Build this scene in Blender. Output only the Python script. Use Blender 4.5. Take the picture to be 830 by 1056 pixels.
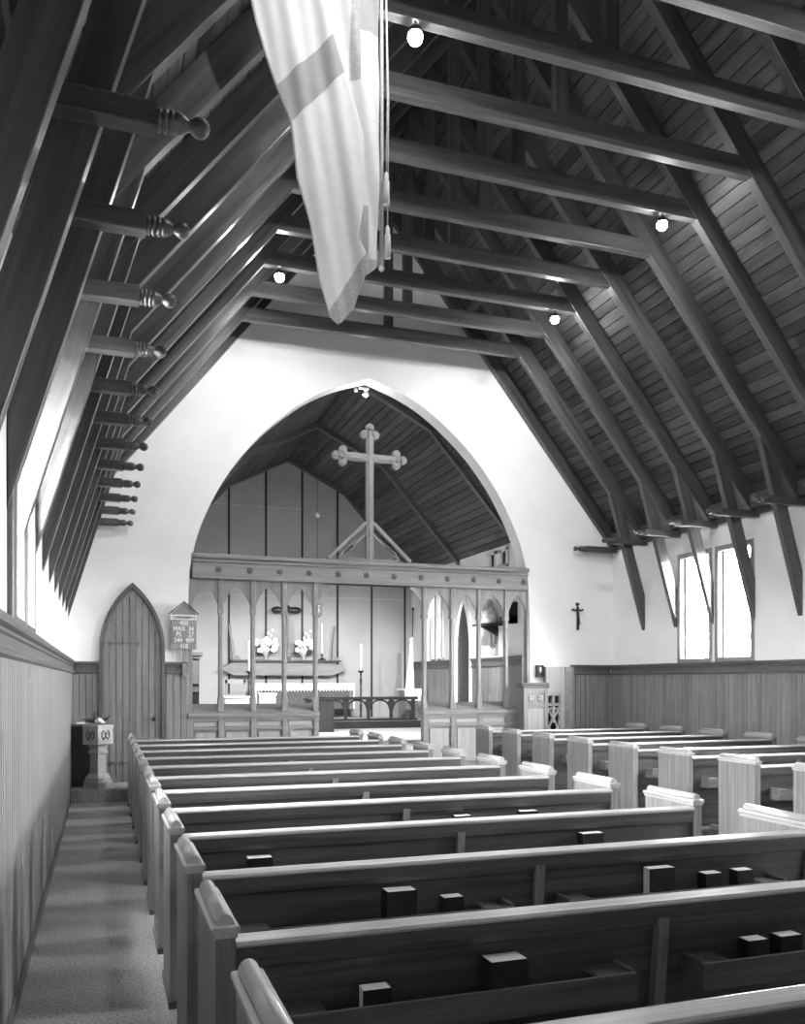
import bpy, bmesh, math, random
from mathutils import Vector
random.seed(7)
D=bpy.data; SC=bpy.context.scene; COL=SC.collection
for o in list(D.objects): D.objects.remove(o)
# ------------------------------------------------------------------ camera
cam=D.cameras.new('camera'); co=D.objects.new('camera',cam); COL.objects.link(co)
co.location=(0,0,1.6); co.rotation_euler=(math.pi/2,0,-math.atan(309/894))
cam.sensor_fit='HORIZONTAL'; cam.sensor_width=36; cam.lens=894/830*36
cam.shift_y=174/830; cam.clip_start=.05; cam.clip_end=100
SC.camera=co
# ------------------------------------------------------------------ world, exposure
FWD=3.4      # forward beam of the ceiling lamps relative to their spill
SKY=125.0       # brightness of the sky seen and shining through the windows
w=D.worlds.new('world'); SC.world=w; w.use_nodes=True
_n=w.node_tree; _g=_n.nodes.new('ShaderNodeTexCoord'); _s=_n.nodes.new('ShaderNodeSeparateXYZ'); _m=_n.nodes.new('ShaderNodeMapRange')
_n.links.new(_g.outputs['Generated'],_s.inputs[0]); _n.links.new(_s.outputs[2],_m.inputs[0])      # bright overcast sky above, darker ground below
_m.inputs[1].default_value=-.03; _m.inputs[2].default_value=.06; _m.inputs[3].default_value=1.5; _m.inputs[4].default_value=SKY
_n.links.new(_m.outputs[0],_n.nodes['Background'].inputs[1]); _n.nodes['Background'].inputs[0].default_value=(1,1,1,1)
vs=SC.view_settings; vs.view_transform='Standard'; vs.look='None'; vs.gamma=1; vs.use_curve_mapping=False
vs.exposure=1.05
LAMP=20.0     # watts of each ceiling flood lamp

# ------------------------------------------------------------------ materials
def nt(name):
    m=D.materials.new(name); m.use_nodes=True; n=m.node_tree; b=n.nodes['Principled BSDF']; return m,n,b
def N(n,t,**k):
    x=n.nodes.new(t)
    for a,v in k.items(): setattr(x,a,v)
    return x
def g3(v): return (v,v,v,1)
def grain(n,scale,extra=0):
    at=N(n,'ShaderNodeAttribute',attribute_name='g')
    oi=N(n,'ShaderNodeObjectInfo'); ad=N(n,'ShaderNodeVectorMath',operation='ADD')
    mu=N(n,'ShaderNodeVectorMath',operation='SCALE'); mu.inputs[3].default_value=37.0
    cb=N(n,'ShaderNodeCombineXYZ')
    for i in range(3): n.links.new(oi.outputs['Random'],cb.inputs[i])
    n.links.new(cb.outputs[0],mu.inputs[0])
    n.links.new(at.outputs['Vector'],ad.inputs[0]); n.links.new(mu.outputs[0],ad.inputs[1])
    mp=N(n,'ShaderNodeMapping'); mp.inputs['Scale'].default_value=scale
    n.links.new(ad.outputs[0],mp.inputs['Vector'])
    return at,mp
def wood(name,lo,hi,rough=.45,spec=.35,board=0,tone=.35,scale=(1.2,22,22),bump=.15):
    """grey wood: grain runs along g.x; board>0 varies the tone from board to board across g.y"""
    m,n,b=nt(name); at,mp=grain(n,scale)
    ns=N(n,'ShaderNodeTexNoise'); ns.inputs['Scale'].default_value=1.0; ns.inputs['Detail'].default_value=7; ns.inputs['Roughness'].default_value=.65
    ns.inputs['Distortion'].default_value=.6
    n.links.new(mp.outputs[0],ns.inputs['Vector'])
    cr=N(n,'ShaderNodeValToRGB'); cr.color_ramp.elements[0].position=.32; cr.color_ramp.elements[1].position=.68
    cr.color_ramp.elements[0].color=g3(lo); cr.color_ramp.elements[1].color=g3(hi)
    n.links.new(ns.outputs[0],cr.inputs[0]); out=cr.outputs[0]
    if board:
        sp=N(n,'ShaderNodeSeparateXYZ'); n.links.new(at.outputs['Vector'],sp.inputs[0])
        dv=N(n,'ShaderNodeMath',operation='DIVIDE'); dv.inputs[1].default_value=board; n.links.new(sp.outputs[1],dv.inputs[0])
        fl=N(n,'ShaderNodeMath',operation='FLOOR'); n.links.new(dv.outputs[0],fl.inputs[0])
        wn=N(n,'ShaderNodeTexWhiteNoise',noise_dimensions='2D')
        # boards also change tone where two lengths butt together
        l=N(n,'ShaderNodeMath',operation='MULTIPLY_ADD'); l.inputs[1].default_value=1.37; n.links.new(fl.outputs[0],l.inputs[0]); n.links.new(sp.outputs[0],l.inputs[2])
        l2=N(n,'ShaderNodeMath',operation='DIVIDE'); l2.inputs[1].default_value=2.6; n.links.new(l.outputs[0],l2.inputs[0])
        l3=N(n,'ShaderNodeMath',operation='FLOOR'); n.links.new(l2.outputs[0],l3.inputs[0])
        cb=N(n,'ShaderNodeCombineXYZ'); n.links.new(fl.outputs[0],cb.inputs[0]); n.links.new(l3.outputs[0],cb.inputs[1])
        n.links.new(cb.outputs[0],wn.inputs['Vector'])
        mr=N(n,'ShaderNodeMapRange'); mr.inputs[3].default_value=1-tone; mr.inputs[4].default_value=1+tone
        n.links.new(wn.outputs['Value'],mr.inputs[0])
        mx=N(n,'ShaderNodeVectorMath',operation='SCALE'); n.links.new(out,mx.inputs[0]); n.links.new(mr.outputs[0],mx.inputs[3]); out=mx.outputs[0]
    n.links.new(out,b.inputs['Base Color'])
    b.inputs['Roughness'].default_value=rough; b.inputs['Specular IOR Level'].default_value=spec
    bp=N(n,'ShaderNodeBump'); bp.inputs['Strength'].default_value=bump; bp.inputs['Distance'].default_value=.004
    n.links.new(ns.outputs[0],bp.inputs['Height']); n.links.new(bp.outputs[0],b.inputs['Normal'])
    return m
def plain(name,v,rough=.6,spec=.3,metal=0,noise=0,ns=8,bump=0,emit=0):
    m,n,b=nt(name)
    b.inputs['Roughness'].default_value=rough; b.inputs['Specular IOR Level'].default_value=spec; b.inputs['Metallic'].default_value=metal
    tc=N(n,'ShaderNodeTexCoord'); t=N(n,'ShaderNodeTexNoise'); t.inputs['Scale'].default_value=ns; t.inputs['Detail'].default_value=6
    n.links.new(tc.outputs['Object'],t.inputs['Vector'])
    mr=N(n,'ShaderNodeMapRange'); mr.inputs[1].default_value=.3; mr.inputs[2].default_value=.7
    mr.inputs[3].default_value=max(0,v-noise); mr.inputs[4].default_value=min(1,v+noise)
    n.links.new(t.outputs[0],mr.inputs[0])
    cb=N(n,'ShaderNodeCombineXYZ')
    for i in range(3): n.links.new(mr.outputs[0],cb.inputs[i])
    n.links.new(cb.outputs[0],b.inputs['Base Color'])
    if bump:
        bp=N(n,'ShaderNodeBump'); bp.inputs['Strength'].default_value=bump; bp.inputs['Distance'].default_value=.01
        n.links.new(t.outputs[0],bp.inputs['Height']); n.links.new(bp.outputs[0],b.inputs['Normal'])
    if emit:
        b.inputs['Emission Color'].default_value=g3(1); b.inputs['Emission Strength'].default_value=emit
    return m
def glass(name,clear=.75,tint=1.0):
    """thin leaded glass: mostly clear, partly milky, with darker cames between the quarries"""
    m=D.materials.new(name); m.use_nodes=True; n=m.node_tree; n.nodes.clear(); out=N(n,'ShaderNodeOutputMaterial')
    tc=N(n,'ShaderNodeTexCoord'); v=N(n,'ShaderNodeTexVoronoi',feature='DISTANCE_TO_EDGE'); v.inputs['Scale'].default_value=6
    n.links.new(tc.outputs['Object'],v.inputs['Vector'])
    tr=N(n,'ShaderNodeBsdfTransparent'); tl=N(n,'ShaderNodeBsdfTranslucent'); tl.inputs[0].default_value=g3(.9*tint); tr.inputs[0].default_value=g3(tint)
    m1=N(n,'ShaderNodeMixShader'); m1.inputs[0].default_value=1-clear; n.links.new(tr.outputs[0],m1.inputs[1]); n.links.new(tl.outputs[0],m1.inputs[2])
    ld=N(n,'ShaderNodeBsdfDiffuse'); ld.inputs[0].default_value=g3(.3)
    mr=N(n,'ShaderNodeMath',operation='LESS_THAN'); mr.inputs[1].default_value=.018; n.links.new(v.outputs[0],mr.inputs[0])
    m2=N(n,'ShaderNodeMixShader'); n.links.new(mr.outputs[0],m2.inputs[0]); n.links.new(m1.outputs[0],m2.inputs[1]); n.links.new(ld.outputs[0],m2.inputs[2])
    n.links.new(m2.outputs[0],out.inputs[0]); return m
def portal(x,y,z,sy,sz,side,par=None):
    l=D.lights.new('window_portal','AREA'); l.shape='RECTANGLE'; l.size=sz; l.size_y=sy; l.cycles.is_portal=True
    o=D.objects.new('window_portal',l); COL.objects.link(o); o.location=(x,y,z); o.rotation_euler=(0,math.pi/2*side,0)
M={}
M['beam']=wood('dark stained roof timber',.032,.095,.32,.6,scale=(.9,16,16))
M['ceil']=wood('roof boarding',.03,.09,.5,.3,board=.14,tone=.42)
M['ceil2']=wood('chancel roof boarding',.035,.085,.5,.3,board=.14,tone=.4)
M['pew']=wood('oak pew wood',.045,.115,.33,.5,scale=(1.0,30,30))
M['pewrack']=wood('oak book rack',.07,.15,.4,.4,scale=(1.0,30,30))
M['pewtop']=wood('oak rail with painted shine',.36,.52,.2,.9,scale=(1.0,30,30))  # shine and light from above are put into this pale base colour
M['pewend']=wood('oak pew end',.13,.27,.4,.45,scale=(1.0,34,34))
M['wains']=wood('matchboard wainscot',.14,.25,.42,.4,board=.09,tone=.14,scale=(1.1,26,26))
M['rail']=wood('dark dado rail',.07,.13,.35,.45)
M['door']=wood('door boarding',.13,.23,.45,.4,board=.085,tone=.14)
M['screen']=wood('screen oak',.17,.29,.4,.4)
M['screenp']=wood('screen panel oak',.28,.42,.45,.35,scale=(1.2,30,30))
M['dark']=wood('nearly black wood',.012,.03,.35,.4)
M['plaster']=plain('white plaster',.88,.85,.2,noise=.025,ns=2.5,bump=.08)
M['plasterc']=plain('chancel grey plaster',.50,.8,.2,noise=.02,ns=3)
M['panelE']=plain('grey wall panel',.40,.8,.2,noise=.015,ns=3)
M['seam']=plain('dark cover strip',.03,.6,noise=.005)
M['carpet']=plain('speckled carpet',.38,.95,.05,noise=.17,ns=70,bump=.5)
M['glass']=glass('daylit window glass')
M['glassc']=glass('chancel window glass',.6,.30)
M['cloth']=plain('white flag cloth',.88,.85,.1,noise=.02,ns=12,bump=.05)
M['clothg']=plain('grey cross cloth',.55,.85,.1,noise=.02,ns=12)
M['hem']=plain('flag hem cloth',.58,.9,.1,noise=.08,ns=60)
def cloth_mat(m,k=.45):
    n=m.node_tree; b=n.nodes['Principled BSDF']; o=[x for x in n.nodes if x.type=='OUTPUT_MATERIAL'][0]
    t=N(n,'ShaderNodeBsdfTranslucent'); mx=N(n,'ShaderNodeMixShader'); mx.inputs[0].default_value=k
    src=b.inputs['Base Color'].links[0].from_socket; n.links.new(src,t.inputs[0])
    n.links.new(b.outputs[0],mx.inputs[1]); n.links.new(t.outputs[0],mx.inputs[2]); n.links.new(mx.outputs[0],o.inputs[0])
for q_ in ('cloth','clothg','hem'): cloth_mat(M[q_])
M['linen']=plain('white linen',.85,.8,.1,noise=.02,ns=20)
M['frontal']=plain('dark altar frontal',.10,.8,.1,noise=.04,ns=30)
M['book']=plain('black leather cover',.012,.45,.35,noise=.004)
M['page']=plain('white page edges',.82,.7,.2,noise=.04,ns=60)
M['stone']=plain('carved stone',.36,.7,.2,noise=.07,ns=25,bump=.2)
M['metal']=plain('dark metal',.05,.35,.5,metal=.7,noise=.01)
M['white']=plain('white paint',.8,.5,.3,noise=.01)
M['black']=plain('black paint',.01,.5,.3,noise=.003)
M['wax']=plain('white candle wax',.85,.5,.3,noise=.01)
M['leaf']=plain('dark leaves',.06,.6,.2,noise=.03,ns=20)
M['petal']=plain('white petals',.8,.7,.1,noise=.08,ns=30)
M['bulb']=plain('glowing bulb',.9,emit=60)
M['relief']=plain('pale painted carving',.42,.6,.3,noise=.16,ns=14)
M['retable']=wood('grey retable wood',.17,.26,.5,.3)
M['board']=wood('hymn board wood',.20,.32,.5,.3)
M['rope']=plain('pale cord',.6,.8,.1,noise=.05,ns=60)

# ------------------------------------------------------------------ mesh helpers
class MB:
    def __init__(s): s.v=[]; s.f=[]; s.g=[]; s.m=[]; s.sm=[]
    def add(s,vs,fs,ax=0,mi=0,smooth=False):
        """ax: index of the world axis the grain follows, or a direction vector"""
        b=len(s.v); r=random.random()*9 if len(s.v)>0 else 0
        for p in vs:
            p=Vector(p); s.v.append(p)
            if isinstance(ax,int):
                o=[p[ax],p[(ax+1)%3],p[(ax+2)%3]]
            else:
                a=Vector(ax).normalized(); u=a.orthogonal().normalized() if abs(a.y)>.9 else a.cross(Vector((0,1,0))).normalized(); q=a.cross(u)
                o=[p.dot(a),p.dot(u),p.dot(q)]
            s.g.append((o[0]+r,o[1],o[2]))
        for f in fs: s.f.append([b+i for i in f]); s.m.append(mi); s.sm.append(smooth)
        return s
    def box(s,x0,x1,y0,y1,z0,z1,ax=None,mi=0,bev=0):
        if ax is None:
            l=[abs(x1-x0),abs(y1-y0),abs(z1-z0)]; ax=l.index(max(l))
        if bev:
            return s.bbox(x0,x1,y0,y1,z0,z1,ax,mi,bev)
        v=[(x,y,z) for x in (x0,x1) for y in (y0,y1) for z in (z0,z1)]
        return s.add(v,[(0,1,3,2),(4,6,7,5),(0,4,5,1),(2,3,7,6),(0,2,6,4),(1,5,7,3)],ax,mi)
    def bbox(s,x0,x1,y0,y1,z0,z1,ax,mi,b):
        """box with its four long edges chamfered along axis ax"""
        lo=[x0,y0,z0]; hi=[x1,y1,z1]; p,q=(ax+1)%3,(ax+2)%3
        prof=[(lo[p]+b,lo[q]),(hi[p]-b,lo[q]),(hi[p],lo[q]+b),(hi[p],hi[q]-b),(hi[p]-b,hi[q]),(lo[p]+b,hi[q]),(lo[p],hi[q]-b),(lo[p],lo[q]+b)]
        vs=[]
        for e in (lo[ax],hi[ax]):
            for a,c in prof:
                P=[0,0,0]; P[ax]=e; P[p]=a; P[q]=c; vs.append(P)
        n=8; fs=[tuple(range(n))[::-1],tuple(range(n,2*n))]+[(i,(i+1)%n,n+(i+1)%n,n+i) for i in range(n)]
        return s.add(vs,fs,ax,mi)
    def prism(s,poly,ext,e0,e1,ax=0,mi=0,smooth=False):
        """poly: 2D outline in the two axes other than ext (in x,y,z order); extruded e0..e1"""
        o=[i for i in range(3) if i!=ext]; vs=[]
        for e in (e0,e1):
            for a,c in poly:
                P=[0,0,0]; P[ext]=e; P[o[0]]=a; P[o[1]]=c; vs.append(P)
        n=len(poly); fs=[tuple(range(n))[::-1],tuple(range(n,2*n))]
        b=len(s.v); s.add(vs,fs,ax,mi)
        for i in range(n):
            j=(i+1)%n; s.f.append([b+i,b+j,b+n+j,b+n+i]); s.m.append(mi); s.sm.append(smooth)
        return s
    def bar(s,p0,p1,w,h,mi=0):
        p0=Vector(p0); p1=Vector(p1); a=(p1-p0).normalized(); u=a.cross(Vector((0,0,1)))
        if u.length<1e-3: u=Vector((1,0,0))
        u.normalize(); q=u.cross(a); vs=[]
        for p in (p0,p1):
            for i,j in ((-1,-1),(1,-1),(1,1),(-1,1)): vs.append(p+u*i*w/2+q*j*h/2)
        return s.add(vs,[(3,2,1,0),(4,5,6,7),(0,1,5,4),(1,2,6,5),(2,3,7,6),(3,0,4,7)],tuple(a),mi)
    def lathe(s,prof,c,axis=2,n=16,sg=1,mi=0,smooth=True,caps=True,rot=0):
        """prof: (t,r) along axis from c"""
        p,q=(axis+1)%3,(axis+2)%3; vs=[]
        for t,r in prof:
            for k in range(n):
                a=2*math.pi*k/n+rot; P=[c[0],c[1],c[2]]; P[axis]+=sg*t; P[p]+=r*math.cos(a); P[q]+=r*math.sin(a); vs.append(P)
        fs=[]
        for i in range(len(prof)-1):
            for k in range(n): fs.append((i*n+k,i*n+(k+1)%n,(i+1)*n+(k+1)%n,(i+1)*n+k))
        b=len(s.v); s.add(vs,fs,axis,mi,smooth)
        if caps:
            s.f.append([b+k for k in range(n)][::-1]); s.m.append(mi); s.sm.append(False)
            e=b+(len(prof)-1)*n; s.f.append([e+k for k in range(n)]); s.m.append(mi); s.sm.append(False)
        return s
    def tube(s,pts,r,n=8,mi=0):
        pts=[Vector(p) for p in pts]; vs=[]
        rr=r if isinstance(r,(list,tuple)) else [r]*len(pts)
        for i,p in enumerate(pts):
            a=(pts[min(i+1,len(pts)-1)]-pts[max(i-1,0)]).normalized()
            u=a.cross(Vector((0.13,.97,.2))).normalized(); q=a.cross(u)
            for k in range(n): t=2*math.pi*k/n; vs.append(p+(u*math.cos(t)+q*math.sin(t))*rr[i])
        fs=[(i*n+k,i*n+(k+1)%n,(i+1)*n+(k+1)%n,(i+1)*n+k) for i in range(len(pts)-1) for k in range(n)]
        fs+=[tuple(range(n))[::-1],tuple((len(pts)-1)*n+k for k in range(n))]
        return s.add(vs,fs,2,mi,True)
    def ball(s,c,r,n=12,m=8,sc=(1,1,1),mi=0):
        prof=[(-r*math.cos(math.pi*i/m),max(1e-4,r*math.sin(math.pi*i/m))) for i in range(m+1)]
        b=len(s.v); s.lathe(prof,(0,0,0),2,n,1,mi)
        for i in range(b,len(s.v)): v=s.v[i]; s.v[i]=Vector((c[0]+v.x*sc[0],c[1]+v.y*sc[1],c[2]+v.z*sc[2]))
        return s
    def build(s,name,mats,parent=None,origin=None,bevel=0):
        o0=Vector(origin) if origin is not None else (Vector((0,0,0)))
        me=D.meshes.new(name); me.from_pydata([v-o0 for v in s.v],[],s.f)
        if not isinstance(mats,(list,tuple)): mats=[mats]
        for m in mats: me.materials.append(M[m] if isinstance(m,str) else m)
        at=me.attributes.new('g','FLOAT_VECTOR','POINT'); at.data.foreach_set('vector',[c for g in s.g for c in g])
        me.polygons.foreach_set('material_index',s.m); me.polygons.foreach_set('use_smooth',s.sm)
        bm=bmesh.new(); bm.from_mesh(me); bmesh.ops.recalc_face_normals(bm,faces=bm.faces); bm.to_mesh(me); bm.free()
        o=D.objects.new(name,me); COL.objects.link(o)
        if parent is not None:
            o.parent=parent
            if origin is None and parent.get('_w',0):      # geometry given in world coordinates
                o.location=-(root_loc(parent))
        if origin is not None: o.location=o0
        if bevel:
            bv=o.modifiers.new('bevel','BEVEL'); bv.width=bevel; bv.segments=2; bv.limit_method='ANGLE'; bv.angle_limit=.6
        return o
def root_loc(p):
    v=Vector((0,0,0))
    while p is not None: v+=p.location; p=p.parent
    return v
def tag(o,label=None,cat=None,group=None,kind=None):
    if label: o['label']=label
    if cat: o['category']=cat
    if group: o['group']=group
    if kind: o['kind']=kind
    return o
def thing(name,loc,label=None,cat=None,group=None,world=False,kind=None):
    o=D.objects.new(name,None); COL.objects.link(o); o.location=loc; o.empty_display_size=.1
    return tag(o,label,cat,group,kind)
def wpart(mb,name,mat,parent,bevel=0):
    """part whose mesh was laid out in world coordinates"""
    o=mb.build(name,mat,None,bevel=bevel); o.parent=parent; o.location=-root_loc(parent); return o
def copy_tree(o,parent=None):
    c=o.copy(); COL.objects.link(c); c.parent=parent
    for ch in list(o.children): copy_tree(ch,c)
    return c
def struct(mb,name,mat,parent=None,bevel=0):
    if parent is not None: return wpart(mb,name,mat,parent,bevel)
    o=mb.build(name,mat,bevel=bevel); o['kind']='structure'; return o
ORD=['first','second','third','fourth','fifth','sixth','seventh','eighth','ninth','tenth','eleventh','twelfth','thirteenth','fourteenth','fifteenth','sixteenth','seventeenth','eighteenth']

# ------------------------------------------------------------------ dimensions
LW,RW,CW=-.43,8.35,13.0; CX=3.96; BACK=-2.6
def under(x): return 9.24-1.24*abs(x-CX)
def roofz(x): return under(x)+.35
RAILT,RAILB=1.87,1.70
# ------------------------------------------------------------------ floor
struct(MB().box(LW-.3,RW+.3,BACK-.3,CW+.35,-.1,0,1),'floor','carpet')
mb=MB().box(LW,5.38,12.08,CW,0,.16,0); o=struct(mb,'trim_1','carpet')           # carpeted step in front of the screen
# walls with window openings
def side_wall(x0,x1,wins,name):
    m=MB(); zb,zt=1.90,3.50; top=4.14
    m.box(x0,x1,BACK,CW+.3,0,zb,1); m.box(x0,x1,BACK,CW+.3,zt,top,1)
    ys=[BACK]+[v for w_ in sorted(wins) for v in w_]+[CW+.3]
    for i in range(0,len(ys),2): m.box(x0,x1,ys[i],ys[i+1],zb,zt,2)
    return struct(m,name,'plaster')
WR=[(y,y+.74) for b in (9.58,5.9,2.2) for y in (b,b+.86)]
WL=[(4.72,5.38),(5.50,6.16)]
side_wall(RW,RW+.3,WR,'wall_right'); side_wall(LW-.3,LW,WL,'wall_left')
k=0
for side,x,ws in ((1,RW,WR),(-1,LW,WL)):
    for (a,b) in ws:
        k+=1; r=thing('window_%d'%k,(x,(a+b)/2,1.9)); r['kind']='structure'
        f=MB(); t=.045; xo,xi=(x-.015*side,x+.14*side); X0,X1=min(xo,xi),max(xo,xi)
        for (y0,y1,z0,z1) in ((a-.03,a+t,1.87,3.53),(b-t,b+.03,1.87,3.53),(a+t,b-t,3.53-.075,3.53),(a+t,b-t,1.87,1.87+.07)):
            f.box(X0,X1,y0,y1,z0,z1,bev=.008)
        xs=x+(.09 if side>0 else .24)*side
        if side<0 and a<5: f.box(x-.01,x+.03,a-.22,a-.03,1.87,3.53,2,bev=.006)
        for (y0,y1,z0,z1) in ((a+t,a+t+.035,1.93,3.46),(b-t-.035,b-t,1.93,3.46)): f.box(xs-.02,xs+.02,y0,y1,z0,z1)
        f.box(xs-.015,xs+.015,a+t,b-t,2.64,2.665)
        wpart(f,'window_frame','screen' if side>0 else 'rail',r)
        p=MB(); p.box(xs-.004,xs+.004,a+.04,b-.04,1.93,3.46,2); wpart(p,'window_pane','glass',r); portal(xs+.10*side,(a+b)/2,2.7,b-a,1.58,side)
# chancel wall with the pointed arch
HW=[(0,2.79),(1.2,2.79),(2.4,2.79),(3.0,2.77),(3.33,2.74),(3.85,2.61),(4.4,2.36),(4.88,2.06),(5.35,1.66),(5.8,1.14),(6.1,.64),(6.33,0)]
def interp(tab,n=5):
    out=[]
    for i in range(len(tab)-1):
        p0=tab[max(i-1,0)]; p1=tab[i]; p2=tab[i+1]; p3=tab[min(i+2,len(tab)-1)]
        if i==len(tab)-2: p3=(2*p2[0]-p1[0]-.03,2*p2[1]-p1[1]-.1)
        for k_ in range(n):
            t=k_/n
            out.append(tuple(.5*((2*p1[j])+(-p0[j]+p2[j])*t+(2*p0[j]-5*p1[j]+4*p2[j]-p3[j])*t*t+(-p0[j]+3*p1[j]-3*p2[j]+p3[j])*t**3) for j in (0,1)))
    out.append(tab[-1]); return out
arc=interp(HW[2:],6); arc=[(0,2.79)]+arc
def half_wall(s):
    poly=[(CX+s*h,z) for z,h in arc]            # up the jamb to the apex
    poly+=[(CX,9.56),(CX+s*4.39,4.12),(CX+s*4.39,0)]
    return poly
mb=MB(); mb.prism(half_wall(-1),1,CW,CW+.3,2,smooth=False); mb.prism(half_wall(1),1,CW,CW+.3,2)
struct(mb,'wall_chancel_arch','plaster')
# back (west) wall with a big window behind the camera
mb=MB(); wy0,wy1=BACK-.3,BACK
mb.prism([(LW-.3,0),(RW+.3,0),(RW+.3,4.14),(CX,9.56),(LW-.3,4.14)],1,wy0,wy1,0)
struct(mb,'wall_back','plaster')
# ------------------------------------------------------------------ roof boarding (grooved boards running along the nave)
def boards(p0,p1,e0,e1,wd=.14,th=.03,out=.1,ext=1,gv=.016):
    """profile polygon of tongue-and-groove boards from p0 to p1 (xz), extruded along y"""
    p0=Vector(p0); p1=Vector(p1); L=(p1-p0).length; a=(p1-p0)/L; nrm=Vector((-a[1],a[0]))
    if nrm.y<0: nrm=-nrm
    n=int(L/wd); m=MB()
    for i in range(n+1):
        t0=i*wd; t1=min(L,(i+1)*wd)
        if t1-t0<.02: continue
        q=[p0+a*(t0+gv*.5)+nrm*.0,p0+a*(t1-gv*.5),p0+a*t1+nrm*.022,p0+a*t1+nrm*th,p0+a*t0+nrm*th,p0+a*t0+nrm*.022]
        vs=[(c[0],e,c[1]) for e in (e0,e1) for c in q]; b=len(m.v)
        fs=[tuple(range(6))[::-1],tuple(range(6,12))]+[(j,(j+1)%6,6+(j+1)%6,6+j) for j in range(6)]
        m.add(vs,fs,1)
        for j,(v) in enumerate(vs):               # g: x along the nave, y across the slope
            c=q[j%6]; m.g[b+j]=(v[1],(c-p0).dot(a)*.999+ (.02 if (c-p0).dot(a)<t0+.01 else (-.02 if (c-p0).dot(a)>t1-.01 else 0)),0)
    return m
e=.35
mr_=boards((CX,9.59),(RW+.02,roofz(RW+.02)),BACK,CW+.0,)
struct(mr_,'ceiling_right','ceil')
ml_=boards((CX,9.59),(LW-.02,roofz(LW-.02)),BACK,CW+.0)
struct(ml_,'ceiling_left','ceil')
# outer roof skin so that no daylight leaks
mb=MB()
for s in (1,-1):
    X=CX+s*4.75; mb.prism([(CX,9.66),(X,9.66-1.24*4.75),(X,9.78-1.24*4.75),(CX,9.80)],1,BACK-.3,CW+.3,1)
struct(mb,'ceiling_outer','ceil')
# timber wall plates along the tops of the side walls
for i,(x0,x1,xl) in enumerate(((RW-.10,RW,RW-.10),(LW,LW+.10,LW+.10))):
    m=MB(); m.box(x0,x1,BACK,CW,3.93,4.12,1); m.box(x0+(.06 if i==0 else 0),x1-(.06 if i else 0),BACK,CW,3.84,3.93,1)
    struct(m,'trim_%d'%(i+2),'beam')
# ------------------------------------------------------------------ wainscot: V-jointed boards and a moulded rail
def wainscot(u0,u1,face,axis,sgn,z0,z1,name,mat='wains',gap=.09):
    """axis: wall runs along y(1) or x(0); face: wall plane coordinate; sgn: direction into the room"""
    m=MB(); n=max(1,round((u1-u0)/gap)); g=(u1-u0)/n
    for i in range(n):
        a=u0+i*g; b=a+g; t=.028
        prof=[(a,0),(a,t-.012),(a+.008,t),(b-.008,t),(b,t-.012),(b,0)]
        if axis==1: pts=[(face+sgn*d,u) for u,d in prof]; 
        else: pts=[(u,face+sgn*d) for u,d in prof]
        bs=len(m.v); m.prism(pts,2,z0,z1,2)
        for j in range(bs,len(m.v)):
            v=m.v[j]; m.g[j]=(v.z,(i+.5)*.09,(v.y if axis==1 else v.x))
    struct(m,name,mat)
def dado_rail(u0,u1,face,axis,sgn,name,zt=RAILT,zb=RAILB):
    m=MB(); d=[(0,zb),(.04,zb),(.05,zb+.012),(.05,zb+.03),(.036,zb+.04),(.036,zt-.075),(.046,zt-.065),(.046,zt-.05),(.066,zt-.035),(.07,zt-.015),(.07,zt),(0,zt)]
    if axis==1: m.prism([(face+sgn*a,b) for a,b in d],1,u0,u1,1)
    else: m.prism([(face+sgn*a,b) for a,b in d],0,u0,u1,0)
    struct(m,name,'rail')
wainscot(BACK,CW,LW,1,1,.09,RAILB,'trim_4'); dado_rail(BACK,CW,LW,1,1,'trim_5')
wainscot(BACK,CW,RW,1,-1,.09,RAILB,'trim_6'); dado_rail(BACK,CW,RW,1,-1,'trim_7')
wainscot(LW+.03,-.06,CW,0,-1,.16,RAILB,'trim_8'); dado_rail(LW+.07,-.06,CW,0,-1,'trim_9')
wainscot(.86,1.17,CW,0,-1,.16,RAILB,'trim_10'); dado_rail(.86,1.17,CW,0,-1,'trim_11')
wainscot(7.51,RW-.03,CW,0,-1,0,RAILB,'trim_12'); dado_rail(7.51,RW-.07,CW,0,-1,'trim_13')
for i,(x0,x1) in enumerate(((LW,LW+.04),(RW-.04,RW))):
    struct(MB().box(x0,x1,BACK,12.06 if i==0 else CW,0,.09,1,bev=.006),'baseboard_left' if i==0 else 'baseboard_right','rail')
# ------------------------------------------------------------------ pointed door at the left of the chancel wall
def pointed(x0,x1,zs,za,n=10):
    """outline of a pointed arch head from the left spring to the right spring"""
    c=(x0+x1)/2; hw=(x1-x0)/2; H=za-zs; R=(hw*hw+H*H)/(2*hw); P=[]
    a1=math.asin(min(1,H/R))
    L=[(x0+R-R*math.cos(a1*i/n),zs+R*math.sin(a1*i/n)) for i in range(n+1)]
    return L+[(2*c-x,z) for x,z in L[-2::-1]]
dr=thing('door_1',(.40,CW-.03,.16)); dr['kind']='structure'
m=MB(); x0,x1=.0,.80; nb=9; g=(x1-x0)/nb
head=pointed(x0,x1,2.05,2.92,14)
def headz(x):
    for (a,za),(b,zb) in zip(head,head[1:]):
        if a<=x<=b: return za+(zb-za)*(x-a)/(b-a+1e-9)
    return 2.05
for i in range(nb):
    a=x0+i*g; b=a+g; a2,b2=a+.004,b-.004; mid=(a+b)/2
    poly=[(a2,.17),(b2,.17),(b2,headz(b2)-.02),(mid,headz(mid)-.02 if abs(mid-.4)>.01 else 2.90),(a2,headz(a2)-.02)]
    bs=len(m.v); m.prism(poly,1,CW-.045,CW+.002,2)
    for j in range(bs,len(m.v)): v=m.v[j]; m.g[j]=(v.z,(i+.5)*.085,v.x)
wpart(m,'door_leaf','door',dr)
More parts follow.
